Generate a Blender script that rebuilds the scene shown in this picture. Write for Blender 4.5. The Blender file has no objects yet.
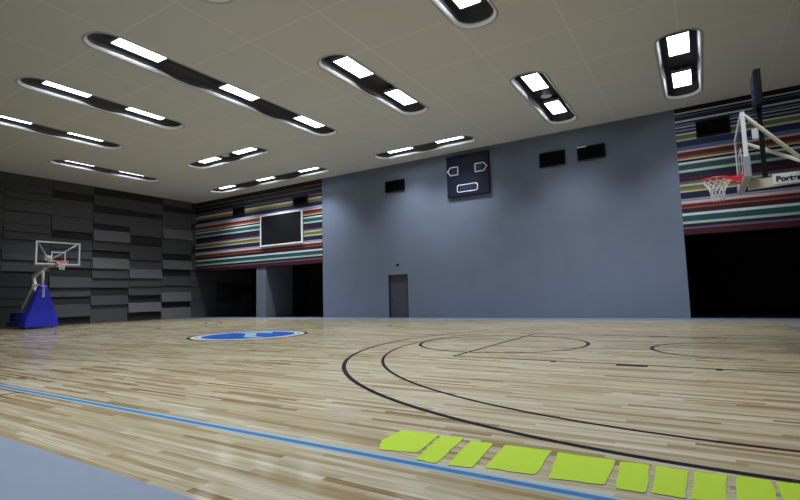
import bpy, bmesh, math, random
from mathutils import Vector, Matrix

random.seed(7)
SC = bpy.context.scene
COL = SC.collection
PI = math.pi

# ------------------------------------------------------------------ camera
CAM = Vector((12.0737, -10.3659, 1.112))
YAW, PITCH, ROLL, FPX = 0.5573, 0.0936, -0.0263, 482.17
F = Vector((-math.sin(YAW) * math.cos(PITCH), math.cos(YAW) * math.cos(PITCH), math.sin(PITCH)))
R0 = Vector((math.cos(YAW), math.sin(YAW), 0))
U0 = R0.cross(F)
RR = R0 * math.cos(ROLL) + U0 * math.sin(ROLL)
UU = -R0 * math.sin(ROLL) + U0 * math.cos(ROLL)
cam_data = bpy.data.cameras.new('camera')
cam_data.sensor_width = 36.0
cam_data.lens = 36.0 * FPX / 800.0
cam_data.clip_end = 200
cam = bpy.data.objects.new('camera', cam_data)
m = Matrix((RR, UU, -F)).transposed().to_4x4()
m.translation = CAM
cam.matrix_world = m
COL.objects.link(cam)
SC.camera = cam

# ------------------------------------------------------------------ world, exposure
w = bpy.data.worlds.new('world')
SC.world = w
w.use_nodes = True
w.node_tree.nodes['Background'].inputs[0].default_value = (0.02, 0.022, 0.03, 1)
w.node_tree.nodes['Background'].inputs[1].default_value = 0.3
SC.view_settings.view_transform = 'Standard'
SC.view_settings.look = 'None'
SC.view_settings.gamma = 1
SC.view_settings.use_curve_mapping = False
SC.view_settings.exposure = 0.0
LAMP_STRENGTH = 9.0      # glow of the diffusers
LAMP_WATTS = 112.0       # light thrown down by each panel
LAMP_SPREAD = math.radians(97)
LAMP_COLOR = (0.86, 0.93, 1.0)

# ------------------------------------------------------------------ dimensions (metres)
H = 7.86            # ceiling
XL, XR = -17.49, 17.6
YB, YF = 10.28, -12.6
ZS = 3.04           # underside of the striped bands
NICHE = 15.2        # back of the dark bays

# ------------------------------------------------------------------ materials
def srgb(r, g, b):
    def f(c):
        c /= 255.0
        return c / 12.92 if c <= 0.04045 else ((c + 0.055) / 1.055) ** 2.4
    return (f(r), f(g), f(b), 1)

def mat(name, color, rough=0.6, metal=0.0, spec=0.5, emit=None, es=0.0):
    mt = bpy.data.materials.new(name)
    mt.use_nodes = True
    b = mt.node_tree.nodes['Principled BSDF']
    b.inputs['Base Color'].default_value = color if len(color) == 4 else (*color, 1)
    b.inputs['Roughness'].default_value = rough
    b.inputs['Metallic'].default_value = metal
    b.inputs['Specular IOR Level'].default_value = spec
    if emit:
        b.inputs['Emission Color'].default_value = (*emit, 1)
        b.inputs['Emission Strength'].default_value = es
    return mt

def noisy(name, c1, c2, scale=3.0, rough=0.7, spec=0.3, bump=0.0, stretch=(1, 1, 1), detail=4.0):
    mt = mat(name, c1, rough, 0, spec)
    nt = mt.node_tree
    b = nt.nodes['Principled BSDF']
    tc = nt.nodes.new('ShaderNodeTexCoord')
    mp = nt.nodes.new('ShaderNodeMapping'); mp.inputs['Scale'].default_value = stretch
    nz = nt.nodes.new('ShaderNodeTexNoise'); nz.inputs['Scale'].default_value = scale
    nz.inputs['Detail'].default_value = detail
    mx = nt.nodes.new('ShaderNodeMixRGB')
    mx.inputs[1].default_value = (*c1[:3], 1); mx.inputs[2].default_value = (*c2[:3], 1)
    nt.links.new(tc.outputs['Object'], mp.inputs[0])
    nt.links.new(mp.outputs[0], nz.inputs['Vector'])
    nt.links.new(nz.outputs[0], mx.inputs[0])
    nt.links.new(mx.outputs[0], b.inputs['Base Color'])
    if bump:
        bp = nt.nodes.new('ShaderNodeBump'); bp.inputs['Strength'].default_value = bump
        bp.inputs['Distance'].default_value = 0.01
        nt.links.new(nz.outputs[0], bp.inputs['Height'])
        nt.links.new(bp.outputs[0], b.inputs['Normal'])
    return mt

def varnish(mt, k, rough=0.1):
    """matt colour under a thin, slightly milky varnish: a diffuse base with a weakened Fresnel gloss"""
    nt = mt.node_tree; N = nt.nodes; L = nt.links
    b = N['Principled BSDF']
    b.inputs['Specular IOR Level'].default_value = 0.0
    gl = N.new('ShaderNodeBsdfGlossy')
    fr = N.new('ShaderNodeFresnel'); fr.inputs[0].default_value = 1.42
    mu = N.new('ShaderNodeMath'); mu.operation = 'MULTIPLY'; mu.inputs[1].default_value = k
    mx = N.new('ShaderNodeMixShader')
    L.new(fr.outputs[0], mu.inputs[0]); L.new(mu.outputs[0], mx.inputs[0])
    if b.inputs['Roughness'].links: L.new(b.inputs['Roughness'].links[0].from_socket, gl.inputs['Roughness'])
    else: gl.inputs['Roughness'].default_value = rough
    if b.inputs['Normal'].links: L.new(b.inputs['Normal'].links[0].from_socket, gl.inputs['Normal'])
    L.new(b.outputs[0], mx.inputs[1]); L.new(gl.outputs[0], mx.inputs[2])
    L.new(mx.outputs[0], N['Material Output'].inputs[0])
    return mt

def wood_floor():
    mt = mat('maple_boards', (0.5, 0.4, 0.25), 0.2)
    nt = mt.node_tree; N = nt.nodes; L = nt.links
    b = N['Principled BSDF']
    tc = N.new('ShaderNodeTexCoord')
    sep = N.new('ShaderNodeSeparateXYZ'); L.new(tc.outputs['Object'], sep.inputs[0])
    def mth(op, a, c=None, val=None):
        n = N.new('ShaderNodeMath'); n.operation = op
        L.new(a, n.inputs[0])
        if c is not None: L.new(c, n.inputs[1])
        if val is not None: n.inputs[1].default_value = val
        return n.outputs[0]
    row = mth('FLOOR', mth('DIVIDE', sep.outputs[1], val=0.057))
    wn = N.new('ShaderNodeTexWhiteNoise'); wn.noise_dimensions = '1D'; L.new(row, wn.inputs['W'])
    xo = mth('ADD', mth('DIVIDE', sep.outputs[0], val=1.15), mth('MULTIPLY', wn.outputs[0], val=13.7))
    col = mth('FLOOR', xo)
    cmb = N.new('ShaderNodeCombineXYZ'); L.new(row, cmb.inputs[0]); L.new(col, cmb.inputs[1])
    wn2 = N.new('ShaderNodeTexWhiteNoise'); wn2.noise_dimensions = '3D'; L.new(cmb.outputs[0], wn2.inputs['Vector'])
    ramp = N.new('ShaderNodeValToRGB')
    e = ramp.color_ramp.elements
    e[0].position = 0.0; e[0].color = WD[0]
    e[1].position = 1.0; e[1].color = WD[4]
    for p, c in ((0.14, WD[1]), (0.36, WD[2]), (0.75, WD[3])):
        k = e.new(p); k.color = c
    L.new(wn2.outputs[0], ramp.inputs[0])
    # grain
    mp = N.new('ShaderNodeMapping'); mp.inputs['Scale'].default_value = (0.9, 22, 1)
    L.new(tc.outputs['Object'], mp.inputs[0])
    nz = N.new('ShaderNodeTexNoise'); nz.inputs['Scale'].default_value = 1.6; nz.inputs['Detail'].default_value = 6
    L.new(mp.outputs[0], nz.inputs['Vector'])
    gr = N.new('ShaderNodeValToRGB')
    gr.color_ramp.elements[0].position = 0.25; gr.color_ramp.elements[0].color = (0.58, 0.50, 0.40, 1)
    gr.color_ramp.elements[1].position = 0.6; gr.color_ramp.elements[1].color = (1, 1, 1, 1)
    L.new(nz.outputs[0], gr.inputs[0])
    mx = N.new('ShaderNodeMixRGB'); mx.blend_type = 'MULTIPLY'; mx.inputs[0].default_value = 0.8
    L.new(ramp.outputs[0], mx.inputs[1]); L.new(gr.outputs[0], mx.inputs[2])
    mpb = N.new('ShaderNodeMapping'); mpb.inputs['Scale'].default_value = (0.35, 2.2, 1)
    nb = N.new('ShaderNodeTexNoise'); nb.inputs['Scale'].default_value = 1.0; nb.inputs['Detail'].default_value = 5
    L.new(tc.outputs['Object'], mpb.inputs[0]); L.new(mpb.outputs[0], nb.inputs['Vector'])
    rb = N.new('ShaderNodeValToRGB')
    rb.color_ramp.elements[0].position = 0.32; rb.color_ramp.elements[0].color = (0.86, 0.80, 0.70, 1)
    rb.color_ramp.elements[1].position = 0.62; rb.color_ramp.elements[1].color = (1, 1, 1, 1)
    L.new(nb.outputs[0], rb.inputs[0])
    mb = N.new('ShaderNodeMixRGB'); mb.blend_type = 'MULTIPLY'; mb.inputs[0].default_value = 0.9
    L.new(mx.outputs[0], mb.inputs[1]); L.new(rb.outputs[0], mb.inputs[2]); mx = mb
    # seams between boards
    fr = mth('FRACT', mth('DIVIDE', sep.outputs[1], val=0.057))
    seam = mth('LESS_THAN', fr, val=0.03)
    mx2 = N.new('ShaderNodeMixRGB'); mx2.inputs[2].default_value = (0.2, 0.14, 0.08, 1)
    L.new(mth('MULTIPLY', seam, val=0.5), mx2.inputs[0]); L.new(mx.outputs[0], mx2.inputs[1])
    L.new(mx2.outputs[0], b.inputs['Base Color'])
    nr = N.new('ShaderNodeMapRange'); nr.inputs[3].default_value = 0.07; nr.inputs[4].default_value = 0.15
    L.new(nz.outputs[0], nr.inputs[0]); L.new(nr.outputs[0], b.inputs['Roughness'])
    bp = N.new('ShaderNodeBump'); bp.inputs['Strength'].default_value = 0.03; bp.inputs['Distance'].default_value = 0.003
    mp3 = N.new('ShaderNodeMapping'); mp3.inputs['Scale'].default_value = (1.2, 9, 1)
    nz3 = N.new('ShaderNodeTexNoise'); nz3.inputs['Scale'].default_value = 2.0
    L.new(tc.outputs['Object'], mp3.inputs[0]); L.new(mp3.outputs[0], nz3.inputs['Vector'])
    L.new(nz3.outputs[0], bp.inputs['Height']); L.new(bp.outputs[0], b.inputs['Normal'])
    varnish(mt, 0.6)
    return mt

WD = [(0.17, 0.11, 0.055, 1), (0.24, 0.185, 0.107, 1), (0.30, 0.262, 0.182, 1), (0.335, 0.305, 0.23, 1), (0.375, 0.347, 0.27, 1)]

def ceiling_mat():
    mt = noisy('ceiling_board', (0.60, 0.605, 0.575), (0.64, 0.645, 0.61), 0.6, 0.85, 0.2)
    nt = mt.node_tree; N = nt.nodes; L = nt.links
    b = N['Principled BSDF']
    src = b.inputs['Base Color'].links[0].from_socket
    tc = N.new('ShaderNodeTexCoord')
    br = N.new('ShaderNodeTexBrick')
    br.inputs['Color1'].default_value = (0, 0, 0, 1); br.inputs['Color2'].default_value = (0, 0, 0, 1)
    br.inputs['Mortar'].default_value = (1, 1, 1, 1)
    br.inputs['Scale'].default_value = 1.0; br.inputs['Mortar Size'].default_value = 0.03
    br.inputs['Brick Width'].default_value = 2.4; br.inputs['Row Height'].default_value = 2.1
    br.inputs['Mortar Smooth'].default_value = 0.6
    br.offset = 0.0
    L.new(tc.outputs['Object'], br.inputs[0])
    mx = N.new('ShaderNodeMixRGB'); mx.inputs[2].default_value = (0.72, 0.72, 0.67, 1)
    mu = N.new('ShaderNodeMath'); mu.operation = 'MULTIPLY'; mu.inputs[1].default_value = 0.9
    L.new(br.outputs[0], mu.inputs[0]); L.new(mu.outputs[0], mx.inputs[0])
    L.new(src, mx.inputs[1]); L.new(mx.outputs[0], b.inputs['Base Color'])
    return mt

M = {}
M['wood'] = wood_floor()
M['apron'] = noisy('grey_apron', (0.12, 0.145, 0.195), (0.145, 0.17, 0.225), 8, 0.45, 0.4)
M['ceiling'] = ceiling_mat()
M['plaster'] = noisy('blue_grey_render', (0.128, 0.156, 0.218), (0.162, 0.195, 0.268), 1.2, 0.75, 0.25, 0.15)
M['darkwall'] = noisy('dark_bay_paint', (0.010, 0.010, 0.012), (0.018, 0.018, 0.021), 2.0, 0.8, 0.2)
M['column'] = noisy('column_paint', (0.12, 0.135, 0.17), (0.14, 0.16, 0.2), 2, 0.8, 0.2)
M['felt'] = [noisy('acoustic_felt_%s' % n, c, tuple(x * 1.25 for x in c), 9, 0.9, 0.15, 0.2)
             for n, c in (('charcoal', (0.031, 0.031, 0.033)), ('slate', (0.074, 0.075, 0.081)), ('grey', (0.142, 0.145, 0.158)))]
M['trim_dark'] = mat('dark_trim', (0.02, 0.02, 0.024), 0.5)
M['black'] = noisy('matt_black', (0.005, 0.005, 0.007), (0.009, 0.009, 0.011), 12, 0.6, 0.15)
M['blackgloss'] = mat('black_gloss', (0.006, 0.007, 0.010), 0.12)
M['lip'] = mat('white_lip_enamel', (0.78, 0.79, 0.82), 0.4)
M['gap'] = mat('flange_grey', (0.40, 0.40, 0.38), 0.7)
M['housing'] = noisy('dark_lamp_housing', (0.045, 0.045, 0.05), (0.06, 0.06, 0.066), 4, 0.5, 0.4)
M['lampframe'] = mat('lamp_frame_grey', (0.3, 0.31, 0.33), 0.4)
M['lamp'] = mat('lamp_diffuser', (0.9, 0.9, 0.9), 0.4, emit=LAMP_COLOR, es=LAMP_STRENGTH)
M['white'] = noisy('white_enamel', (0.72, 0.74, 0.78), (0.78, 0.79, 0.82), 6, 0.35, 0.5)
M['cream'] = noisy('cream_steel', (0.62, 0.58, 0.48), (0.68, 0.64, 0.54), 6, 0.4, 0.5)
M['blue'] = noisy('royal_blue_vinyl', (0.012, 0.022, 0.50), (0.018, 0.03, 0.60), 3, 0.4, 0.5)
M['navy'] = noisy('navy_vinyl', (0.006, 0.012, 0.12), (0.008, 0.015, 0.16), 3, 0.4, 0.5)
M['red'] = mat('rim_red', (0.65, 0.03, 0.04), 0.4)
M['net'] = mat('white_net_cord', (0.75, 0.75, 0.75), 0.8)
M['chrome'] = mat('chrome', (0.8, 0.8, 0.8), 0.2, 1.0)
M['door'] = noisy('door_paint', (0.050, 0.052, 0.066), (0.06, 0.062, 0.078), 3, 0.5, 0.4)
M['line_black'] = varnish(mat('black_court_paint', (0.012, 0.011, 0.013), 0.12), 0.35, 0.12)
M['line_blue'] = varnish(mat('blue_court_paint', (0.045, 0.115, 0.25), 0.12), 0.35, 0.12)
M['line_pale'] = varnish(mat('pale_blue_court_paint', (0.20, 0.285, 0.32), 0.12), 0.35, 0.12)
M['line_white'] = varnish(mat('white_court_paint', (0.38, 0.42, 0.44), 0.12), 0.35, 0.12)
M['emblem_blue'] = varnish(mat('emblem_blue_paint', (0.018, 0.065, 0.26), 0.12), 0.35, 0.12)
M['yellow'] = noisy('yellow_green_decal', (0.255, 0.36, 0.012), (0.285, 0.395, 0.018), 9, 0.5, 0.2)
M['score'] = noisy('scoreboard_blue_black', (0.006, 0.007, 0.020), (0.009, 0.010, 0.028), 10, 0.6, 0.2)
M['tube'] = mat('white_outline', (0.8, 0.82, 0.9), 0.4)
M['digit'] = mat('unlit_digit', (0.05, 0.07, 0.2), 0.3)

def glass_mat():
    mt = bpy.data.materials.new('clear_acrylic')
    mt.use_nodes = True
    nt = mt.node_tree
    for n in list(nt.nodes): nt.nodes.remove(n)
    o = nt.nodes.new('ShaderNodeOutputMaterial')
    mx = nt.nodes.new('ShaderNodeMixShader')
    tr = nt.nodes.new('ShaderNodeBsdfTransparent'); tr.inputs[0].default_value = (0.92, 0.95, 0.98, 1)
    gl = nt.nodes.new('ShaderNodeBsdfGlossy'); gl.inputs['Roughness'].default_value = 0.03
    fr = nt.nodes.new('ShaderNodeFresnel'); fr.inputs[0].default_value = 1.45
    nt.links.new(fr.outputs[0], mx.inputs[0]); nt.links.new(tr.outputs[0], mx.inputs[1]); nt.links.new(gl.outputs[0], mx.inputs[2])
    nt.links.new(mx.outputs[0], o.inputs[0])
    return mt
M['glass'] = glass_mat()

# ------------------------------------------------------------------ mesh helpers
def box(bm, x0, x1, y0, y1, z0, z1, mi=0):
    vs = [bm.verts.new(p) for p in ((x0, y0, z0), (x1, y0, z0), (x1, y1, z0), (x0, y1, z0), (x0, y0, z1), (x1, y0, z1), (x1, y1, z1), (x0, y1, z1))]
    for f in ((0, 3, 2, 1), (4, 5, 6, 7), (0, 1, 5, 4), (1, 2, 6, 5), (2, 3, 7, 6), (3, 0, 4, 7)):
        fc = bm.faces.new([vs[i] for i in f]); fc.material_index = mi
    return vs

def tube(bm, pts, r, n=10, mi=0, closed=False, cap=True):
    pts = [Vector(p) for p in pts]
    rings = []
    N = len(pts)
    for i, p in enumerate(pts):
        a = pts[(i - 1) % N] if (closed or i > 0) else p
        c = pts[(i + 1) % N] if (closed or i < N - 1) else p
        d = (c - a).normalized()
        up = Vector((0, 0, 1)) if abs(d.z) < 0.95 else Vector((0, 1, 0))
        s = d.cross(up).normalized(); t = s.cross(d)
        rr = r[i] if isinstance(r, (list, tuple)) else r
        rings.append([bm.verts.new(p + (s * math.cos(2 * PI * k / n) + t * math.sin(2 * PI * k / n)) * rr) for k in range(n)])
    for i in range(N if closed else N - 1):
        A, B = rings[i], rings[(i + 1) % N]
        for k in range(n):
            f = bm.faces.new((A[k], A[(k + 1) % n], B[(k + 1) % n], B[k])); f.smooth = True; f.material_index = mi
    if cap and not closed:
        bm.faces.new(rings[0][::-1]).material_index = mi
        bm.faces.new(rings[-1]).material_index = mi

def bar(bm, p, q, w, h, mi=0):
    p, q = Vector(p), Vector(q)
    d = (q - p).normalized()
    up = Vector((0, 0, 1)) if abs(d.z) < 0.95 else Vector((1, 0, 0))
    s = d.cross(up).normalized(); t = s.cross(d).normalized()
    A = [bm.verts.new(p + s * a * w / 2 + t * b * h / 2) for a, b in ((-1, -1), (1, -1), (1, 1), (-1, 1))]
    B = [bm.verts.new(q + s * a * w / 2 + t * b * h / 2) for a, b in ((-1, -1), (1, -1), (1, 1), (-1, 1))]
    bm.faces.new(A[::-1]); bm.faces.new(B)
    for k in range(4): bm.faces.new((A[k], A[(k + 1) % 4], B[(k + 1) % 4], B[k]))

def prism(bm, poly, z0, z1, mi=0):
    a = [bm.verts.new((x, y, z0)) for x, y in poly]
    b = [bm.verts.new((x, y, z1)) for x, y in poly]
    bm.faces.new(b).material_index = mi; bm.faces.new(a[::-1]).material_index = mi
    n = len(poly)
    for i in range(n):
        bm.faces.new((a[i], a[(i + 1) % n], b[(i + 1) % n], b[i])).material_index = mi

def NB(): return bmesh.new()

def obj(name, bm, mats, parent=None, bevel=0.0, loc=None):
    bmesh.ops.recalc_face_normals(bm, faces=bm.faces[:])
    me = bpy.data.meshes.new(name)
    bm.to_mesh(me); bm.free()
    for mm in (mats if isinstance(mats, (list, tuple)) else [mats]): me.materials.append(mm)
    o = bpy.data.objects.new(name, me)
    COL.objects.link(o)
    if parent: o.parent = parent
    if loc: o.location = loc
    if bevel:
        bv = o.modifiers.new('bevel', 'BEVEL'); bv.width = bevel; bv.segments = 2; bv.limit_method = 'ANGLE'
    return o

def struct(name, bm, mats, parent=None, bevel=0.0):
    o = obj(name, bm, mats, parent, bevel)
    if not parent: o['kind'] = 'structure'
    return o

def thing(name, label, cat, loc=(0, 0, 0), rz=0, group=None):
    o = bpy.data.objects.new(name, None)
    o.empty_display_size = 0.2
    COL.objects.link(o)
    o.location = loc; o.rotation_euler = (0, 0, rz)
    o['label'] = label; o['category'] = cat
    if group: o['group'] = group
    return o

def tag(o, label, cat, group=None):
    o['label'] = label; o['category'] = cat
    if group: o['group'] = group
    return o

def stadium(cx, cy, L, W, along='y', n=12, off=0.0, rad=None):
    """outline of a long plate with generously rounded ends"""
    hw, hl = W / 2 + off, L / 2 + off
    r = min((rad if rad else W * 0.46) + off, hw)
    pts = []
    for sx, sy, a0 in ((1, 1, 0), (-1, 1, PI / 2), (-1, -1, PI), (1, -1, 3 * PI / 2)):
        for k in range(n + 1):
            a = a0 + PI / 2 * k / n
            pts.append((sx * (hw - r) + r * math.cos(a), sy * (hl - r) + r * math.sin(a)))
    if along == 'x': pts = [(y, -x) for x, y in pts]
    out = []
    for p in pts:
        q = (p[0] + cx, p[1] + cy)
        if not out or (abs(q[0] - out[-1][0]) + abs(q[1] - out[-1][1])) > 1e-5: out.append(q)
    return out

def text_mesh(body, size, name, m_, parent, matrix, extrude=0.003, bold=0.0):
    cu = bpy.data.curves.new(name, 'FONT')
    cu.body = body; cu.size = size; cu.extrude = extrude; cu.offset = bold
    cu.align_x = 'LEFT'; cu.align_y = 'CENTER'
    t = bpy.data.objects.new(name + '_source', cu)
    COL.objects.link(t)
    dg = bpy.context.evaluated_depsgraph_get()
    me = bpy.data.meshes.new_from_object(t.evaluated_get(dg))
    bpy.data.objects.remove(t)
    me.name = name
    me.materials.clear(); me.materials.append(m_)
    o = bpy.data.objects.new(name, me)
    COL.objects.link(o)
    o.parent = parent
    o.matrix_local = matrix
    return o

# ------------------------------------------------------------------ luminaire layout  (cx, cy, length, along, panel offsets)
W_F = 1.08
FIX = [
    # centre x, centre y, length, axis, panel positions along the axis, ring?, label
    (-0.65, 0.12, 9.5, 'y', (-3.38, 0.05, 3.45), None, 'longest recessed ceiling light, with three lit panels, at the upper left'),
    (-4.85, -1.9, 5.3, 'y', (-1.3, 1.3), None, 'two-panel ceiling light, second from the left wall in the row beside the longest light'),
    (-9.20, -1.9, 5.3, 'y', (-1.3, 1.3), None, 'two-panel ceiling light cut off by the left edge of the picture'),
    (-13.50, 2.45, 5.3, 'y', (-1.28, 1.28), None, 'slim ceiling light nearest the dark padded wall, its panels barely in view'),
    (-6.90, 4.52, 5.2, 'x', (-1.36, 1.2), 'x', 'short two-panel ceiling light between the padded wall and the longest light, turned sideways'),
    (-8.92, 8.78, 9.25, 'x', (-3.5, -0.1, 3.25), None, 'three-panel ceiling light right above the striped wall with the screen'),
    (1.52, 8.78, 5.15, 'x', (-1.3, 1.33), None, 'two-panel ceiling light just in front of the scoreboard, parallel to the wall'),
    (3.54, 2.3, 5.3, 'y', (-1.35, 1.37), None, 'bright two-panel ceiling light in the middle of the ceiling'),
    (7.80, -1.95, 5.3, 'y', (-1.3, 1.3), None, 'ceiling light cut by the top edge of the picture, rounded end showing'),
    (7.83, 6.63, 5.35, 'y', (-1.4, 1.27), 'r', 'ceiling light with a round ring between its two panels'),
    (11.98, 6.55, 5.3, 'y', (-1.38, 1.33), None, 'brightest ceiling light on the right, above the striped wall and hoop'),
    (3.54, -6.2, 5.3, 'y', (-1.3, 1.3), None, 'ceiling light of which only a rounded tip shows at the top edge'),
    (11.98, -3.4, 5.3, 'y', (-1.3, 1.3), None, 'ceiling light overhead out of the picture, above the free-throw area'),
    (7.80, -9.0, 5.3, 'y', (-1.3, 1.3), None, 'ceiling light overhead out of the picture, nearest the camera'),
]

# ------------------------------------------------------------------ setting: floor
bm = NB(); box(bm, XL, XR, -8.59, 8.59, -0.12, 0)
floor = struct('floor', bm, M['wood'])
bm = NB()
box(bm, XL, XR, YF, -8.59, -0.12, 0.0)
box(bm, XL, XR, 8.59, YB + .02, -0.12, 0.0)
o = obj('apron', bm, M['apron'], floor); o['label'] = 'grey floor border outside the wooden court'

bm = NB(); box(bm, XL, XR, YB + .02, NICHE, -0.12, 0.0)  # bay floor: the shade of the bays is put into its black colour
o = obj('bay_floor', bm, M['black'], floor); o['label'] = 'floor of the unlit bays, coloured black to carry their shade'

# ------------------------------------------------------------------ ceiling with real openings for the lights
bm = NB()
def loop_edges(pts, z):
    vs = [bm.verts.new((x, y, z)) for x, y in pts]
    return [bm.edges.new((vs[i], vs[(i + 1) % len(vs)])) for i in range(len(vs))]
ed = loop_edges([(XL, YF), (XR, YF), (XR, NICHE), (XL, NICHE)], H)
for (cx, cy, L, ax, *_r) in FIX:
    ed += loop_edges(stadium(cx, cy, L, W_F, ax, 8), H)
bmesh.ops.triangle_fill(bm, use_beauty=True, use_dissolve=False, edges=ed)
for f in bm.faces:
    if f.normal.z > 0: f.normal_flip()
me = bpy.data.meshes.new('ceiling'); bm.to_mesh(me); bm.free(); me.materials.append(M['ceiling'])
ceiling = bpy.data.objects.new('ceiling', me); COL.objects.link(ceiling); ceiling['kind'] = 'structure'
bm = NB(); box(bm, XL - .3, XR + .3, YF - .3, NICHE + .3, H + 0.75, H + 0.9)
struct('trim_1', bm, M['trim_dark'])['label'] = 'slab above the suspended ceiling'

# ------------------------------------------------------------------ back wall: plain blue-grey part with a door opening
XA, XB_ = -5.93, 11.62
DX0, DX1, DZ = -1.55, -0.38, 2.16
bm = NB()
box(bm, XA, DX0, YB, YB + 0.3, 0, H)
box(bm, DX1, XB_, YB, YB + 0.3, 0, H)
box(bm, DX0, DX1, YB, YB + 0.3, DZ, H)
struct('wall_back', bm, M['plaster'])
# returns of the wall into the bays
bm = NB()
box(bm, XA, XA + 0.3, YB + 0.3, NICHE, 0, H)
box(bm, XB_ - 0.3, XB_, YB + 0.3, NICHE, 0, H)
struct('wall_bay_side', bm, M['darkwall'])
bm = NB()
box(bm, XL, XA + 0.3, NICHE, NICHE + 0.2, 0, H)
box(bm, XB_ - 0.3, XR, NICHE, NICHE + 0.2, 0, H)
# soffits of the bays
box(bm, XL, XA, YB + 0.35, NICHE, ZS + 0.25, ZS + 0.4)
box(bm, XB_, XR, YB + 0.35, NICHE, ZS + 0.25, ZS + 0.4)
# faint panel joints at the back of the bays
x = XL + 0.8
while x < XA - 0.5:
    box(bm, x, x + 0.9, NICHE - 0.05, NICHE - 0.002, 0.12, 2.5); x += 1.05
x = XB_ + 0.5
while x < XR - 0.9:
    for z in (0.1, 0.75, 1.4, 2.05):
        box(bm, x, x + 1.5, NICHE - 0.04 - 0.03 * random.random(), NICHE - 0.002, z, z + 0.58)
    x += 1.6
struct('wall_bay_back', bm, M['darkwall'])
# fin wall between the two left bays
bm = NB(); box(bm, -11.36, -10.52, YB + 0.02, YB + 2.3, 0, ZS + 0.3)
struct('wall_bay_fin', bm, M['column'])

# striped bands ----------------------------------------------------
C = lambda r, g, b: (r, g, b)
NAVY, DNAVY, BLUE, LBLUE = C(28, 38, 78), C(20, 22, 36), C(34, 58, 128), C(110, 140, 200)
WHITE, PINKW, LILAC, CREAM = C(215, 222, 225), C(205, 188, 192), C(152, 156, 188), C(205, 198, 160)
RED, ORANGE, MAROON, DRED = C(140, 26, 40), C(190, 98, 80), C(88, 22, 42), C(72, 38, 42)
TEAL, GTEAL, PGREEN, YEL, YG = C(30, 104, 116), C(96, 120, 124), C(170, 196, 176), C(178, 172, 66), C(136, 150, 82)
PURP, MAUVE, BLACK, GOLD = C(62, 52, 98), C(130, 108, 130), C(14, 14, 20), C(150, 142, 90)
low = [(155, 157.3, PINKW), (157.3, 161, RED), (161, 163.3, ORANGE), (163.3, 165, CREAM), (165, 167, BLACK), (167, 169.5, WHITE),
       (169.5, 171, GTEAL), (171, 174.5, TEAL), (174.5, 177.5, PGREEN), (177.5, 181.5, NAVY), (181.5, 183, PURP), (183, 186, MAROON),
       (186, 188.5, MAUVE), (188.5, 191, PGREEN), (191, 193, GOLD), (193, 195, YEL), (195, 197, CREAM), (197, 203, NAVY), (203, 205, LILAC),
       (205, 208.5, PINKW), (208.5, 211, RED), (211, 213, ORANGE), (213, 217, DRED), (217, 220, WHITE), (220, 225, TEAL), (225, 228, PGREEN),
       (228, 230.5, NAVY), (230.5, 233, MAUVE), (233, 238.4, MAROON)]
right_top = [(112, 117, DNAVY), (117, 118.4, WHITE), (118.4, 120, NAVY), (120, 121, LBLUE), (121, 125, NAVY), (125, 126.8, WHITE), (126.8, 129, BLUE),
             (129, 130, LILAC), (130, 131.2, NAVY), (131.2, 132.4, WHITE), (132.4, 134.4, BLUE), (134.4, 136, LILAC), (136, 138, BLUE),
             (138, 139.8, WHITE), (139.8, 143.5, YG), (143.5, 146, CREAM), (146, 151.5, BLUE), (151.5, 155, LBLUE)]
left_top = [(112, 117, DRED), (117, 119, BLACK), (119, 120.6, GOLD), (120.6, 125.5, C(34, 44, 42)), (125.5, 127.2, GTEAL), (127.2, 131, BLACK),
            (131, 133.4, PURP), (133.4, 136, MAUVE), (136, 138, NAVY), (138, 141.5, CREAM), (141.5, 144, YEL), (144, 146, GOLD),
            (146, 151.5, NAVY), (151.5, 155, LILAC)]
CM = {}
def cmat(c):
    if c not in CM:
        l = srgb(*c)
        CM[c] = mat('slat_paint_%d' % len(CM), tuple((v * 0.86 + 0.14 * sum(l[:3]) / 3) * (0.9 if min(c) > 150 else 0.6) for v in l[:3]), 0.55, 0, 0.3)
    return CM[c]
def stripes(name, x0, x1, rows):
    bm = NB(); mats = []
    rnd = random.Random(4)
    z_of = lambda y: (318.2 - y) / 26.2
    for a, b, c in rows:
        mm = cmat(c)
        if mm not in mats: mats.append(mm)
        mi = mats.index(mm)
        zt, zb = min(z_of(a), H), z_of(b)
        if rows[0][0] == a: zt = H
        d = 0.014 + 0.022 * rnd.random()
        g = 0.012 if zt - zb > 0.07 else 0.006
        box(bm, x0, x1, YB - d, YB - 0.003, zb + g, zt - g * .5, mi)
    mats.append(M['darkwall'])
    box(bm, x0, x1, YB - 0.004, YB + 0.12, ZS, H, len(mats) - 1)
    box(bm, x0, x1, YB + 0.12, YB + 0.35, ZS, H, len(mats) - 1)
    return struct(name, bm, mats)
stripes('wall_back_left', XL, XA, left_top + low)
stripes('wall_back_right', XB_, XR, right_top + low)

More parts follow.
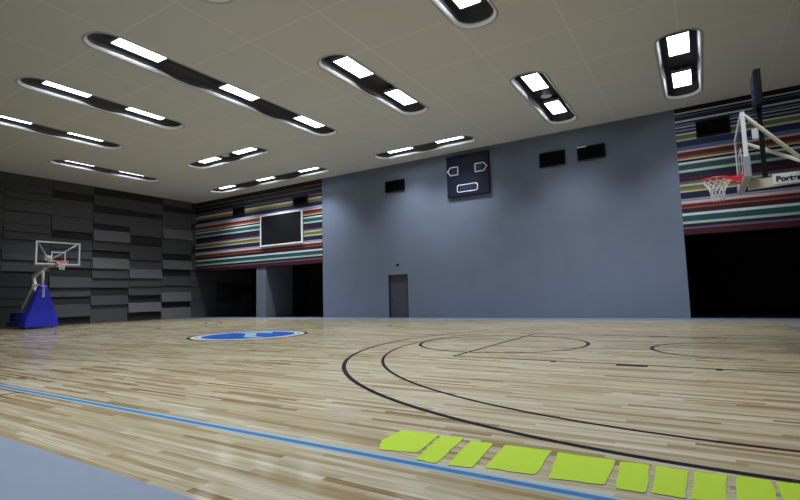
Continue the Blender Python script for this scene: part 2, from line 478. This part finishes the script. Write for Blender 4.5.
# side walls -------------------------------------------------------
bm = NB(); box(bm, XL - 0.3, XL, YF, NICHE, 0, H); struct('wall_left', bm, M['trim_dark'])
wall_left = bpy.data.objects['wall_left']
COLS = {
    5: [(7.86, 7.4, .5), (7.4, 7.0, .1), (7.0, 5.86, .35), (5.86, 5.2, 1), (5.2, 4.2, .5), (4.2, 3.8, 0), (3.8, 3.2, 1), (3.2, 2.75, 0), (2.75, 2.13, .6), (2.13, 1.7, .4), (1.7, 1.09, .9), (1.09, .7, 0), (.7, 0, .8)],
    4: [(7.86, 7.4, .1), (7.4, 6.7, .5), (6.7, 6.4, .1), (6.4, 5.2, .5), (5.2, 4.6, .25), (4.6, 3.7, .7), (3.7, 3.17, .4), (3.17, 2.58, .9), (2.58, 2.06, .6), (2.06, 1.53, .6), (1.53, 1.09, 0), (1.09, .5, .9), (.5, 0, .2)],
    3: [(7.86, 7.4, .1), (7.4, 6.75, .5), (6.75, 6.36, 0), (6.36, 5.69, .6), (5.69, 5.36, .1), (5.36, 4.7, .9), (4.7, 4.16, .6), (4.16, 3.74, 0), (3.74, 3.1, .8), (3.1, 2.54, .6), (2.54, 2, .4), (2, 1.56, .1), (1.56, 1, .6), (1, 0, .3)],
    2: [(7.86, 7.3, .4), (7.3, 6.9, .1), (6.9, 5.9, .3), (5.9, 5.1, .55), (5.1, 4.7, .1), (4.7, 4.1, .5), (4.1, 3.6, .6), (3.6, 3.1, .4), (3.1, 2.6, .1), (2.6, 2, .7), (2, 1.5, .3), (1.5, 1.1, .1), (1.1, .4, .6), (.4, 0, .1)],
}
bm = NB()
for k in range(-5, 9):
    y0 = -0.6 + 2.1 * (k - 1); y1 = y0 + 2.1
    if y1 < YF or y0 > NICHE - 1: continue
    y0, y1 = max(y0, YF), min(y1, NICHE)
    rows = COLS.get(k)
    if not rows:
        rows = []; z = H; rnd = random.Random(k)
        while z > 0.05:
            h = rnd.choice((.4, .5, .58, .65, 0.8))
            zb = z - h if z - h > 0.35 else 0
            rows.append((z, zb, rnd.choice((.1, .3, .5, .6, .3)))); z = zb
    for zt, zb, b in rows:
        d = 0.05 + 0.26 * b
        mi = 0 if b < .3 else (1 if b < .75 else 2)  # recessed rows get darker felt: shade of the relief put into the colour
        dt, db = d * 0.55, d
        if y0 > YB - .1 : zt = min(zt, ZS + .25)
        if zt <= zb: continue
        g = 0.008
        vs = [bm.verts.new(p) for p in (
            (XL, y0 + g, zb + g), (XL + db, y0 + g, zb + g), (XL + db, y1 - g, zb + g), (XL, y1 - g, zb + g),
            (XL, y0 + g, zt - g), (XL + dt, y0 + g, zt - g), (XL + dt, y1 - g, zt - g), (XL, y1 - g, zt - g))]
        for f in ((0, 3, 2, 1), (4, 5, 6, 7), (0, 1, 5, 4), (1, 2, 6, 5), (2, 3, 7, 6), (3, 0, 4, 7)):
            bm.faces.new([vs[i] for i in f]).material_index = mi
o = obj('acoustic_padding', bm, M['felt'], wall_left); o['label'] = 'charcoal acoustic padding in staggered wedge rows'

bm = NB(); box(bm, XR, XR + 0.3, YF, NICHE, 0, H); struct('wall_right', bm, M['felt'][1])
bm = NB(); box(bm, XL, XR, YF - 0.3, YF, 0, H); struct('wall_front', bm, M['plaster'])

# door --------------------------------------------------------------
bm = NB(); box(bm, DX0 + .05, DX1 - .05, YB + 0.10, YB + 0.15, 0.01, DZ - .05)
door = struct('door_1', bm, M['door'])
bm = NB()
box(bm, DX0, DX0 + .05, YB + 0.02, YB + 0.2, 0, DZ); box(bm, DX1 - .05, DX1, YB + 0.02, YB + 0.2, 0, DZ)
box(bm, DX0 + .05, DX1 - .05, YB + 0.02, YB + 0.2, DZ - .05, DZ)
obj('door_frame', bm, M['trim_dark'], door)
bm = NB()
tube(bm, [(DX0 + .17, YB + 0.10, 1.0), (DX0 + .17, YB + 0.04, 1.0)], 0.032, 12)
tube(bm, [(DX0 + .17, YB + 0.045, 1.0), (DX0 + .30, YB + 0.045, 1.0)], 0.014, 8)
o = obj('door_handle', bm, M['chrome'], door); o['label'] = 'chrome lever handle'
bm = NB(); box(bm, DX0, DX1, YB + .2, YB + .3, 0, DZ); obj('door_backing', bm, M['black'], door)

# ------------------------------------------------------------------ court markings (paint, parts of the floor)
Z1 = 0.0015
def paint(name, bm, m_, label=None):
    o = obj(name, bm, m_, floor)
    if label: o['label'] = label
    return o
def arc_strip(bm, cx, cy, r0, r1, a0, a1, z=Z1, n=96):
    A = [];
    for k in range(n + 1):
        a = a0 + (a1 - a0) * k / n
        A.append((bm.verts.new((cx + r0 * math.cos(a), cy + r0 * math.sin(a), z)), bm.verts.new((cx + r1 * math.cos(a), cy + r1 * math.sin(a), z))))
    for k in range(n):
        bm.faces.new((A[k][0], A[k][1], A[k + 1][1], A[k + 1][0]))
def rect(bm, x0, x1, y0, y1, z=Z1):
    bm.faces.new([bm.verts.new(p) for p in ((x0, y0, z), (x1, y0, z), (x1, y1, z), (x0, y1, z))])
LW = 0.05
# touchlines: blue core with pale edges
for (lx0, lx1, ly, nm) in ((-14.05, 14.05, -7.53, 'near'), (-14.05, 14.05, 7.53, 'far')):
    bm = NB(); rect(bm, lx0, lx1, ly - .06, ly + .06, 0.001); paint('sideline_border', bm, M['line_pale'], 'pale blue edging of the %s sideline' % nm)
    bm = NB(); rect(bm, lx0, lx1, ly - .028, ly + .028, 0.002); paint('sideline', bm, M['line_blue'], 'blue %s sideline' % nm)
for sx in (-1, 1):
    bm = NB(); rect(bm, sx * 14 - .03, sx * 14 + .03, -7.46, 7.46, 0.001); paint('baseline', bm, M['line_blue'], 'thin blue baseline')
XBK = 12.425
for sx in (-1, 1):
    side = 'right' if sx > 0 else 'left'
    a0, a1 = (PI / 2, 3 * PI / 2) if sx > 0 else (-PI / 2, PI / 2)
    for r, nm in ((6.13, 'inner'), (6.77, 'outer')):
        bm = NB()
        w2 = 0.026 if r < 6.5 else 0.034
        arc_strip(bm, sx * XBK, 0, r - w2, r + w2, a0, a1, n=160)
        for s in (-1, 1):
            xa, xb = sorted((sx * XBK, sx * 13.97)); rect(bm, xa, xb, s * r - w2, s * r + w2)
        paint('three_point_line', bm, M['line_black'], '%s black three-point arc at the %s basket' % (nm, side))
    bm = NB()
    xf = sx * 8.2
    for s in (-1, 1):
        xa, xb = sorted((xf, sx * 13.97)); rect(bm, xa, xb, s * 2.42 - .03, s * 2.42 + .03)
    rect(bm, xf - .03, xf + .03, -2.442, 2.442, 0.0017)
    paint('key_lines', bm, M['line_black'], 'black lines of the %s key' % side)
    bm = NB(); arc_strip(bm, xf, 0, 1.765, 1.835, 0, 2 * PI, 0.0019, 96)
    paint('free_throw_circle', bm, M['line_black'], 'thin black circle around the %s free-throw line' % side)
    bm = NB(); arc_strip(bm, sx * XBK, 0, 1.215, 1.285, a0, a1, 0.0019, 64)
    for s in (-1, 1):
        xa, xb = sorted((sx * XBK, sx * 12.8)); rect(bm, xa, xb, s * 1.25 - .025, s * 1.25 + .025, 0.0019)
    paint('restricted_arc', bm, M['line_black'])
    for s in (-1, 1):
        bm = NB(); xa, xb = sorted((sx * 10.90, sx * 11.32)); ys = sorted((s * 2.44, s * 2.56)); rect(bm, xa, xb, ys[0] - .02, ys[1], 0.0021)
        paint('lane_block', bm, M['line_black'])
        for xm in (9.98, 12.18):
            bm = NB(); xa, xb = sorted((sx * (xm - .04), sx * (xm + .04))); rect(bm, xa, xb, ys[0], ys[1] , 0.0021); paint('lane_tick', bm, M['line_black'])
bm = NB(); rect(bm, 4.53, 4.57, -8.15, -7.6); paint('team_bench_mark', bm, M['line_black'], 'thin dark tick outside the near sideline')
# centre circle emblem
bm = NB(); arc_strip(bm, 0, 0, 1.71, 1.80, 0, 2 * PI); paint('centre_circle', bm, M['line_black'], 'black outer ring of the centre circle')
bm = NB(); arc_strip(bm, 0, 0, 1.58, 1.68, 0, 2 * PI); arc_strip(bm, 0, 0, 1.40, 1.48, 0, 2 * PI); paint('centre_circle_ring', bm, M['line_white'], 'white inner rings of the centre circle')
bm = NB(); arc_strip(bm, 0, 0, 1.49, 1.57, 0, 2 * PI, Z1); paint('centre_circle_band', bm, M['line_pale'])
bm = NB(); arc_strip(bm, 0, 0, 0.0005, 1.40, 0, 2 * PI, Z1); paint('centre_emblem', bm, M['emblem_blue'], 'blue disc of the centre circle')
bm = NB()
def swoosh(pts, w0, z):
    n = len(pts)
    A = []
    for i, (x, y) in enumerate(pts):
        t = i / (n - 1); w = w0 * math.sin(PI * (0.06 + 0.88 * t))
        A.append((bm.verts.new((x, y - w, z)), bm.verts.new((x, y + w, z))))
    for i in range(n - 1): bm.faces.new((A[i][0], A[i + 1][0], A[i + 1][1], A[i][1]))
swoosh([(-1.15 + 2.3 * i / 24, 0.55 - 1.0 * (i / 24) + 0.22 * math.sin(2 * PI * i / 24)) for i in range(25)], 0.24, 0.0022)
swoosh([(-1.0 + 1.15 * i / 24, 0.78 + 0.22 * math.sin(PI * i / 24)) for i in range(25)], 0.2, 0.0024)
paint('emblem_swoosh', bm, M['line_pale'], 'pale wave crossing the blue disc')

# yellow-green decals along the near sideline
DEC = [
 [(9.884, -6.903), (10.219, -6.869), (10.284, -7.336), (9.993, -7.402), (9.893, -7.205)],
 [(10.251, -6.908), (10.429, -6.857), (10.502, -7.462), (10.339, -7.462)],
 [(10.506, -6.908), (10.678, -6.893), (10.744, -7.427), (10.581, -7.46)],
 [(10.767, -6.889), (11.101, -6.864), (11.128, -7.361), (10.810, -7.392)],
 [(11.140, -6.875), (11.511, -6.869), (11.518, -7.330), (11.212, -7.378)],
 [(11.537, -6.884), (11.711, -6.867), (11.730, -7.346), (11.579, -7.351)],
 [(11.741, -6.862), (11.920, -6.875), (11.916, -7.325), (11.757, -7.331)],
 [(11.948, -6.860), (12.115, -6.847), (12.101, -7.31), (11.942, -7.32)],
 [(12.160, -6.839), (12.324, -6.832), (12.319, -7.30), (12.141, -7.31)],
 [(12.345, -6.834), (12.53, -6.807), (12.51, -7.29), (12.345, -7.30)],
]
DL = ['leftmost yellow-green floor decal, widest with a cut lower left corner',
      'narrow slanted yellow-green floor decal, second from the left, touching the blue line',
      'slanted yellow-green floor decal, third from the left beside a brown scuff',
      'wide yellow-green floor decal, fourth from the left',
      'widest squarish yellow-green floor decal, fifth from the left in the middle of the row',
      'yellow-green floor decal, sixth from the left, just right of the widest squarish one',
      'yellow-green floor decal, seventh from the left, with a thin dark gap on its right',
      'yellow-green floor decal, third from the right edge of the picture',
      'yellow-green floor decal, second from the right edge of the picture',
      'last yellow-green floor decal, cut by the right edge of the picture']
for k, (q, lb) in enumerate(zip(DEC, DL)):
    cx = sum(p[0] for p in q) / len(q); cy = sum(p[1] for p in q) / len(q)
    # rounded, slightly irregular hand-cut outline
    rnd = random.Random(k); out = []
    n = len(q)
    for i in range(n):
        a, b_, c_ = Vector(q[i - 1]), Vector(q[i]), Vector(q[(i + 1) % n])
        p0 = b_ + (a - b_) * 0.05; p1 = b_ + (c_ - b_) * 0.05
        for t in (0, .33, .66, 1):
            p = p0 * (1 - t) ** 2 + b_ * 2 * t * (1 - t) + p1 * t * t
            out.append((p.x - cx, p.y - cy))
        for t in (.3, .5, .7):
            p = b_ + (c_ - b_) * t
            out.append((p.x - cx + rnd.uniform(-.006, .006), p.y - cy + rnd.uniform(-.008, .008)))
    bm = NB(); prism(bm, out[::-1], 0.0, 0.0025)
    o = obj('floor_decal', bm, M['yellow'], loc=(cx, cy, 0.0022)); tag(o, lb, 'floor decal', 'yellow-green floor decals in a row by the near sideline')

# ------------------------------------------------------------------ ceiling lights
def luminaire(cx, cy, L, ax, offs, ring, label, power=1.0):
    t = thing('ceiling_light', label, 'ceiling light', (cx, cy, H), 0, 'recessed ceiling lights')
    base = stadium(0, 0, L, W_F, 'y', 12)
    pts = []
    for i, p in enumerate(base):                       # subdivide the long straight edges
        q = base[(i + 1) % len(base)]
        n = max(1, int(math.hypot(q[0] - p[0], q[1] - p[1]) / 0.2))
        for k in range(n): pts.append((p[0] + (q[0] - p[0]) * k / n, p[1] + (q[1] - p[1]) * k / n))
    gaps = [(a + b) / 2 for a, b in zip(offs, offs[1:])]
    def swell(v):                                      # 1 beside a panel, 0 at the middle of a gap
        g = 0.0
        for c in gaps: g = max(g, math.exp(-((v - c) / 0.55) ** 4))
        return 1 - 0.7 * g
    R_ = W_F * 0.46
    def inset(x, y, d):                                # move inwards, square to the outline
        cyy = max(-(L / 2 - R_), min(L / 2 - R_, y)); cxx = max(-(W_F / 2 - R_), min(W_F / 2 - R_, x))
        v = Vector((x - cxx, y - cyy)); l = v.length or 1
        return x + v.x / l * d, y + v.y / l * d
    def prof(off, z, lip=False):
        out = []
        for x, y in pts:
            k = swell(y) if lip else 1.0
            d = off * k if lip else off
            px, py = inset(x, y, d)
            pz = z * (0.12 + 0.88 * k) if lip else z
            out.append((px, py, pz) if ax == 'y' else (py, -px, pz))
        return out
    def loft(bm, rings, cap=False):
        RV = [[bm.verts.new(p) for p in r] for r in rings]
        for A, B in zip(RV, RV[1:]):
            for k in range(len(A)):
                f = bm.faces.new((A[k], A[(k + 1) % len(A)], B[(k + 1) % len(A)], B[k])); f.smooth = True
        if cap: bm.faces.new(RV[-1])
    bm = NB()
    loft(bm, [prof(0.0, 0.0), prof(0.0, -0.006), prof(-0.01, -0.006), prof(-0.055, 0.085, True), prof(-0.065, 0.088, True), prof(-0.04, 0.03, True), prof(0.0, 0.0)])
    obj('trim_lip', bm, [M['lip']], t)
    bm = NB(); loft(bm, [prof(0.06, -0.001), prof(0.055, -0.005), prof(0.0, -0.006)])
    obj('flange', bm, M['gap'], t)
    bm = NB(); loft(bm, [prof(-0.06, 0.08, True), prof(-0.085, 0.12), prof(-0.10, 0.42)], True)
    obj('housing', bm, M['housing'], t)
    for off in offs:
        lw, ll = 0.52, 1.32
        bm = NB()
        a, b_ = (lw / 2, ll / 2) if ax == 'y' else (ll / 2, lw / 2)
        ox, oy = (0, off) if ax == 'y' else (off, 0)
        f = 0.025
        box(bm, -a, a, -b_, b_, 0.215, 0.28)
        for (x0, x1, y0, y1) in ((-a - f, a + f, -b_ - f, -b_), (-a - f, a + f, b_, b_ + f), (-a - f, -a, -b_, b_), (a, a + f, -b_, b_)):
            box(bm, x0, x1, y0, y1, 0.188, 0.28)
        for s in (-1, 1):
            hx, hy = (0, s * ll * .35) if ax == 'y' else (s * ll * .35, 0)
            box(bm, hx - .03, hx + .03, hy - .03, hy + .03, 0.28, 0.42)
        p = obj('lamp_panel', bm, M['lampframe'], t, loc=(ox, oy, 0))
        bm = NB(); box(bm, -a, a, -b_, b_, 0.195, 0.213)
        d = obj('diffuser', bm, M['lamp'], p); d['label'] = 'lit cool white diffuser'
        bm = NB()
        for q in range(5):
            u = (-0.30 + 0.15 * q) * lw * 1.4
            if ax == 'y': box(bm, u - .014, u + .014, b_ - .10, b_ - .07, 0.188, 0.1945)
            else: box(bm, a - .10, a - .07, u - .014, u + .014, 0.188, 0.1945)
        if ax == 'y': box(bm, -.23, .23, b_ - .088, b_ - .082, 0.1935, 0.1948)
        else: box(bm, a - .088, a - .082, -.23, .23, 0.1935, 0.1948)
        obj('clip_row', bm, M['housing'], p)
        ld = bpy.data.lights.new('panel_light', 'AREA')
        ld.shape = 'RECTANGLE'; ld.size, ld.size_y = 2 * a, 2 * b_
        ld.energy = LAMP_WATTS * power; ld.color = LAMP_COLOR; ld.spread = LAMP_SPREAD
        lo = bpy.data.objects.new('panel_light', ld); COL.objects.link(lo); lo.parent = p; lo.location = (0, 0, 0.185)
    if ring:
        mid = sum(offs) / len(offs)
        ox, oy = (0, mid) if ax == 'y' else (mid, 0)
        bm = NB()
        tube(bm, [(0.17 * math.cos(2 * PI * k / 28), 0.17 * math.sin(2 * PI * k / 28), 0.19) for k in range(28)], 0.025, 8, closed=True)
        tube(bm, [(0, 0, 0.20), (0, 0, 0.42)], 0.15, 24)
        o = obj('speaker_ring', bm, M['white'], t, loc=(ox, oy, 0)); o['label'] = 'round grey ring between the panels'
    return t
POWER = {0: .8, 1: .75, 2: .7, 3: 1.0, 4: 1.05, 5: 1.1, 6: .78, 9: 1.0, 10: 1.0}
for k, fx in enumerate(FIX): luminaire(*fx, power=POWER.get(k, 1.0))

# ------------------------------------------------------------------ high wall vents
def wall_vent(x0, x1, z0, z1, label):
    t = thing('wall_vent', label, 'vent', ((x0 + x1) / 2, YB, z0), 0, 'black vents high on the back wall')
    a, h = (x1 - x0) / 2, z1 - z0
    bm = NB()
    box(bm, -a, a, -0.10, 0.0, 0, 0.04); box(bm, -a, a, -0.10, 0.0, h - .04, h)
    box(bm, -a, -a + .04, -0.10, 0.0, .04, h - .04); box(bm, a - .04, a, -0.10, 0.0, .04, h - .04)
    obj('frame', bm, M['black'], t)
    bm = NB(); box(bm, -a + .04, a - .04, -0.03, 0.0, .04, h - .04); obj('backing', bm, M['blackgloss'], t)
    bm = NB(); n = 8
    for k in range(n):
        z = .06 + (h - .12) * (k + .5) / n
        vs = [bm.verts.new(p) for p in ((-a + .04, -.09, z - .018), (a - .04, -.09, z - .018), (a - .04, -.035, z + .018), (-a + .04, -.035, z + .018),
                                        (-a + .04, -.09, z - .012), (a - .04, -.09, z - .012), (a - .04, -.035, z + .024), (-a + .04, -.035, z + .024))]
        for f in ((0, 3, 2, 1), (4, 5, 6, 7), (0, 1, 5, 4), (1, 2, 6, 5), (2, 3, 7, 6), (3, 0, 4, 7)): bm.faces.new([vs[i] for i in f])
    obj('louvres', bm, M['black'], t)
wall_vent(-13.46, -12.40, 6.50, 7.03, 'small black vent on the striped wall, left of the screen, nearest the corner')
wall_vent(-8.11, -7.00, 6.55, 7.06, 'small black vent on the striped wall, just above the white-framed screen')
wall_vent(-1.55, -0.40, 6.43, 7.00, 'black vent alone on the blue-grey wall, above the door and left of the scoreboard')
wall_vent(6.48, 7.56, 6.44, 7.05, 'left one of two black vents side by side, right of the scoreboard')
wall_vent(8.05, 9.12, 6.47, 7.03, 'right one of two black vents side by side, right of the scoreboard')
wall_vent(12.27, 13.32, 6.60, 7.22, 'black vent on the right striped wall, behind the near basketball hoop')

# ------------------------------------------------------------------ screen on the striped wall
t = thing('wall_screen', 'dark wide screen in a white frame mounted on the striped wall', 'screen', (-9.12, YB - .04, 4.28))
a, h = 1.76, 1.96
bm = NB()
box(bm, -a, a, -.10, 0, 0, .09); box(bm, -a, a, -.10, 0, h - .09, h); box(bm, -a, -a + .09, -.10, 0, .09, h - .09); box(bm, a - .09, a, -.10, 0, .09, h - .09)
obj('screen_frame', bm, M['white'], t, 0.02)
bm = NB(); box(bm, -a + .09, a - .09, -.06, 0, .09, h - .09); obj('screen_panel', bm, M['black'], t)

# ------------------------------------------------------------------ scoreboard
t = thing('scoreboard', 'dark navy square scoreboard with white outlined score boxes high on the blue-grey wall', 'scoreboard', (3.06, YB, 5.70))
bm = NB(); box(bm, -1.02, 1.12, -.14, 0, -.03, 1.94); obj('cabinet', bm, M['score'], t, 0.02)
def outline(name, pts, parent, r=0.024):
    bm = NB()
    n = len(pts)
    for i in range(n):
        p, q = pts[i], pts[(i + 1) % n]
        tube(bm, [(p[0], -.152, p[1]), (q[0], -.152, q[1])], r, 8)
        bmesh.ops.create_uvsphere(bm, u_segments=8, v_segments=6, radius=r, matrix=Matrix.Translation((p[0], -.152, p[1])))
    return obj(name, bm, M['tube'], parent)
SEG = {'a': (0, 1, 1, 1), 'b': (1, .5, 1, 1), 'c': (1, 0, 1, .5), 'd': (0, 0, 1, 0), 'e': (0, 0, 0, .5), 'f': (0, .5, 0, 1), 'g': (0, .5, 1, .5)}
def digits(cx, z, n, w, h, parent):
    bm = NB()
    for k in range(n):
        x0 = cx + (k - n / 2) * w * 1.5 + w * .25
        for s in SEG.values():
            p = (x0 + s[0] * w, -.143, z + s[1] * h); q = (x0 + s[2] * w, -.143, z + s[3] * h)
            bar(bm, p, q, 0.02, 0.02)
    obj('score_digits', bm, M['digit'], parent)
g = outline('home_score_frame', [(-.94, 1.22), (-.82, 1.02), (-.42, 1.02), (-.42, 1.40), (-.82, 1.40)], t); digits(-.63, 1.10, 2, .11, .22, g)
g = outline('guest_score_frame', [(.46, 1.02), (.88, 1.02), (1.02, 1.22), (.88, 1.40), (.46, 1.40)], t); digits(.66, 1.10, 2, .11, .22, g)
g = outline('clock_frame', [(-.42, .16), (.48, .16), (.54, .22), (.54, .44), (.48, .50), (-.42, .50), (-.48, .44), (-.48, .22)], t); digits(.03, .22, 4, .13, .22, g)
bm = NB()
for (x, z) in ((-.94, 1.22), (1.02, 1.22)):
    bm = NB(); bmesh.ops.create_uvsphere(bm, u_segments=10, v_segments=8, radius=.05, matrix=Matrix.Translation((x, -.155, z)))
    obj('possession_dot', bm, M['tube'], t)

# white strip added in place of a lamp glint on the right-hand vent
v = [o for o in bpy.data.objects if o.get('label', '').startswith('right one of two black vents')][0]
bm = NB(); box(bm, -.52, -.16, -.125, -.1, .52, .56); o = obj('vent_glint', bm, M['white'], v); o['label'] = 'white strip standing in for a lamp glint on the upper edge'

# small fitting above the door
bm = NB(); box(bm, -.07, .07, -.05, 0, 0, .09)
o = obj('wall_sensor', bm, M['black'], loc=(-0.95, YB, 2.60), bevel=0.01); tag(o, 'tiny dark sensor box on the wall right above the door', 'sensor')

# ------------------------------------------------------------------ portable basketball hoops (local: +x behind the board, board at x=0.375, origin on the floor under the rim)
def hoop(loc, rz, label):
    t = thing('basketball_hoop', label, 'basketball hoop', loc, rz, 'portable basketball hoops')
    # weighted base
    bm = NB()
    sec = [(1.70, .66, .05), (4.0, .66, .05)]
    box(bm, 1.78, 3.95, -.62, .62, .07, .34)
    obj('base', bm, M['navy'], t, 0.04)
    bm = NB(); box(bm, 3.2, 3.93, -.5, .5, .34, .78); obj('counterweight', bm, M['navy'], t, 0.04)
    for sx in (1.95, 3.8):
        for s in (-1, 1):
            bm = NB(); tube(bm, [(sx, s * .5 - .025, .062), (sx, s * .5 + .025, .062)], .06, 14)
            obj('wheel', bm, M['white'], t)
    # front pad: tall cover flaring towards the floor
    bm = NB()
    lv = [(0.06, 1.74, 2.40, .70), (0.40, 1.74, 2.36, .66), (0.75, 1.74, 2.2, .55), (1.2, 1.74, 2.1, .40), (1.65, 1.74, 2.05, .27), (1.95, 1.74, 2.0, .17), (2.02, 1.77, 1.97, .13)]
    prev = None
    for z, xa, xb, hw in lv:
        r = [bm.verts.new(p) for p in ((xa, -hw, z), (xa, hw, z), (xb, hw, z), (xb, -hw, z))]
        if prev:
            for k in range(4): bm.faces.new((prev[k], prev[(k + 1) % 4], r[(k + 1) % 4], r[k]))
        else: bm.faces.new(r)
        prev = r
    bm.faces.new(prev[::-1])
    pad = obj('front_pad', bm, M['blue'], t, 0.04); pad['label'] = 'royal blue padded cover'
    mx = Matrix.Translation((1.728, 0.0, 1.93)) @ Matrix(((0, 0, -1, 0), (0, -1, 0, 0), (-1, 0, 0, 0), (0, 0, 0, 1)))
    text_mesh('PORTER', 0.13, 'pad_lettering', M['white'], pad, mx, 0.002, 0.004)
    # posts and links
    bm = NB(); tube(bm, [(1.85, 0, 1.9), (1.85, 0, 2.86)], .055, 14); obj('front_post', bm, M['white'], t)
    for s in (-1, 1):
        bm = NB(); bar(bm, (3.70, s * .16, .78), (2.55, s * .1, 2.05), .06, .08); obj('rear_strut', bm, M['cream'], t)
    bm = NB(); bar(bm, (2.5, 0, 1.7), (2.85, 0, 2.5), .12, .1); obj('link_arm', bm, M['cream'], t)
    bm = NB(); bar(bm, (2.62, 0, 1.82), (2.55, 0, 2.1), .3, .06); obj('strut_bracket', bm, M['cream'], t)
    bm = NB(); bar(bm, (0.45, 0, 2.875), (1.55, 0, 2.92), .12, .15); bar(bm, (1.5, 0, 2.915), (2.88, 0, 2.46), .12, .15)
    boom = obj('boom', bm, M['cream'], t)
    bm = NB()
    box(bm, .80, 1.55, -.066, .066, 2.83, 3.01)
    pl = obj('name_plate', bm, M['white'], boom, 0.006); pl['label'] = 'white sleeve with dark lettering'
    s_ = 1 if rz == 0 else -1
    # lettering on both faces
    for side in (-1, 1):
        if side < 0: mx = Matrix.Translation((.84, -.0675, 2.915)) @ Matrix.Rotation(PI / 2, 4, 'X')
        else: mx = Matrix.Translation((1.50, .0675, 2.915)) @ Matrix.Rotation(PI, 4, 'Z') @ Matrix.Rotation(PI / 2, 4, 'X')
        text_mesh('Porter', 0.128, 'plate_lettering', M['black'], pl, mx, 0.002, 0.006)
    for s in (-1, 1):
        bm = NB(); tube(bm, [(.42, s * .82, 3.90), (1.22, s * .05, 3.20), (1.34, s * .04, 2.98)], .032, 10)
        obj('support_arm', bm, M['cream'], t)
    bm = NB(); box(bm, 1.38, 1.56, -.13, .13, 3.16, 3.40); obj('arm_hub', bm, M['white'], t, 0.02)
    # backboard
    bx = .375
    bm = NB(); box(bm, bx, bx + .02, -.86, .86, 2.95, 3.91)
    bb = obj('backboard', bm, M['glass'], t)
    bm = NB()
    x0, x1 = bx - .01, bx + .05
    box(bm, x0, x1, -.90, .90, 3.89, 3.95); box(bm, x0, x1, -.90, .90, 2.90, 2.97)
    box(bm, x0, x1, -.90, -.84, 2.97, 3.89); box(bm, x0, x1, .84, .90, 2.97, 3.89)
    obj('board_frame', bm, M['white'], bb)
    bm = NB()
    for (y0, y1, z0, z1) in ((-.295, .295, 3.45, 3.50), (-.295, .295, 3.05, 3.10), (-.295, -.245, 3.10, 3.45), (.245, .295, 3.10, 3.45)):
        box(bm, bx - .004, bx - .0005, y0, y1, z0, z1)
    obj('target_square', bm, M['white'], bb)
    bm = NB()
    box(bm, bx - .03, bx + .07, -.91, .91, 2.865, 2.915); box(bm, bx - .03, bx + .07, -.925, -.895, 2.865, 3.2); box(bm, bx - .03, bx + .07, .895, .925, 2.865, 3.2)
    obj('edge_padding', bm, M['lampframe'], bb, 0.008)
    # rim, bracket, net
    bm = NB(); tube(bm, [(.2345 * math.cos(2 * PI * k / 36), .2345 * math.sin(2 * PI * k / 36), 3.05) for k in range(36)], .014, 8, closed=True)
    box(bm, .23, bx - .005, -.09, .09, 3.03, 3.065)
    for s in (-1, 1): bar(bm, (.1, s * .21, 3.045), (bx - .01, s * .10, 2.95), .02, .03)
    box(bm, bx - .03, bx - .006, -.13, .13, 2.90, 3.08)
    rim = obj('rim', bm, M['red'], t); rim['label'] = 'red rim and bracket'
    bm = NB()
    lev = [(3.04, .225), (2.97, .185), (2.90, .14), (2.82, .115), (2.74, .10), (2.66, .095)]
    n = 12
    for a in range(n):
        for d in (-1, 1):
            pts = [(r * math.cos(2 * PI * (a + d * i * .5) / n), r * math.sin(2 * PI * (a + d * i * .5) / n), z) for i, (z, r) in enumerate(lev)]
            tube(bm, pts, .0055, 4, cap=False)
    obj('net', bm, M['net'], rim)
    bm = NB(); bar(bm, (.68, 0, 2.93), (.44, 0, 3.0), .05, .05); obj('board_mount', bm, M['cream'], t)
    return t
hoop((XBK, 0, 0), 0, 'basketball hoop at the right edge, glass board seen edge on, white boom and red rim')
hoop((-XBK, 0, 0), PI, 'distant portable basketball hoop with blue padded base in front of the dark padded wall')

# shot clock above the near hoop
t = thing('shot_clock', 'black shot clock standing above the glass board of the right hoop', 'shot clock', (13.13, 0, 3.0))
bm = NB(); box(bm, -.035, .035, -.035, .035, 0, 1.30); obj('post', bm, M['black'], t)
bm = NB(); box(bm, -.05, .05, -.25, .25, 1.22, 1.86); cab = obj('clock_case', bm, M['black'], t, 0.015)
bm = NB(); box(bm, -.058, -.0505, -.22, .22, 1.26, 1.82); obj('clock_face', bm, M['score'], cab)
bm = NB()
for k in (0, 1):
    y0 = (k - 1) * .19
    for s in SEG.values():
        bar(bm, (-.062, y0 + s[0] * .13 + .03, 1.36 + s[1] * .34), (-.062, y0 + s[2] * .13 + .03, 1.36 + s[3] * .34), .025, .01)
obj('clock_digits', bm, M['digit'], cab)
bm = NB(); box(bm, -.13, -.036, -.035, .035, .68, .87); o = obj('control_box', bm, M['white'], t, 0.015); o['label'] = 'small white box on the post'
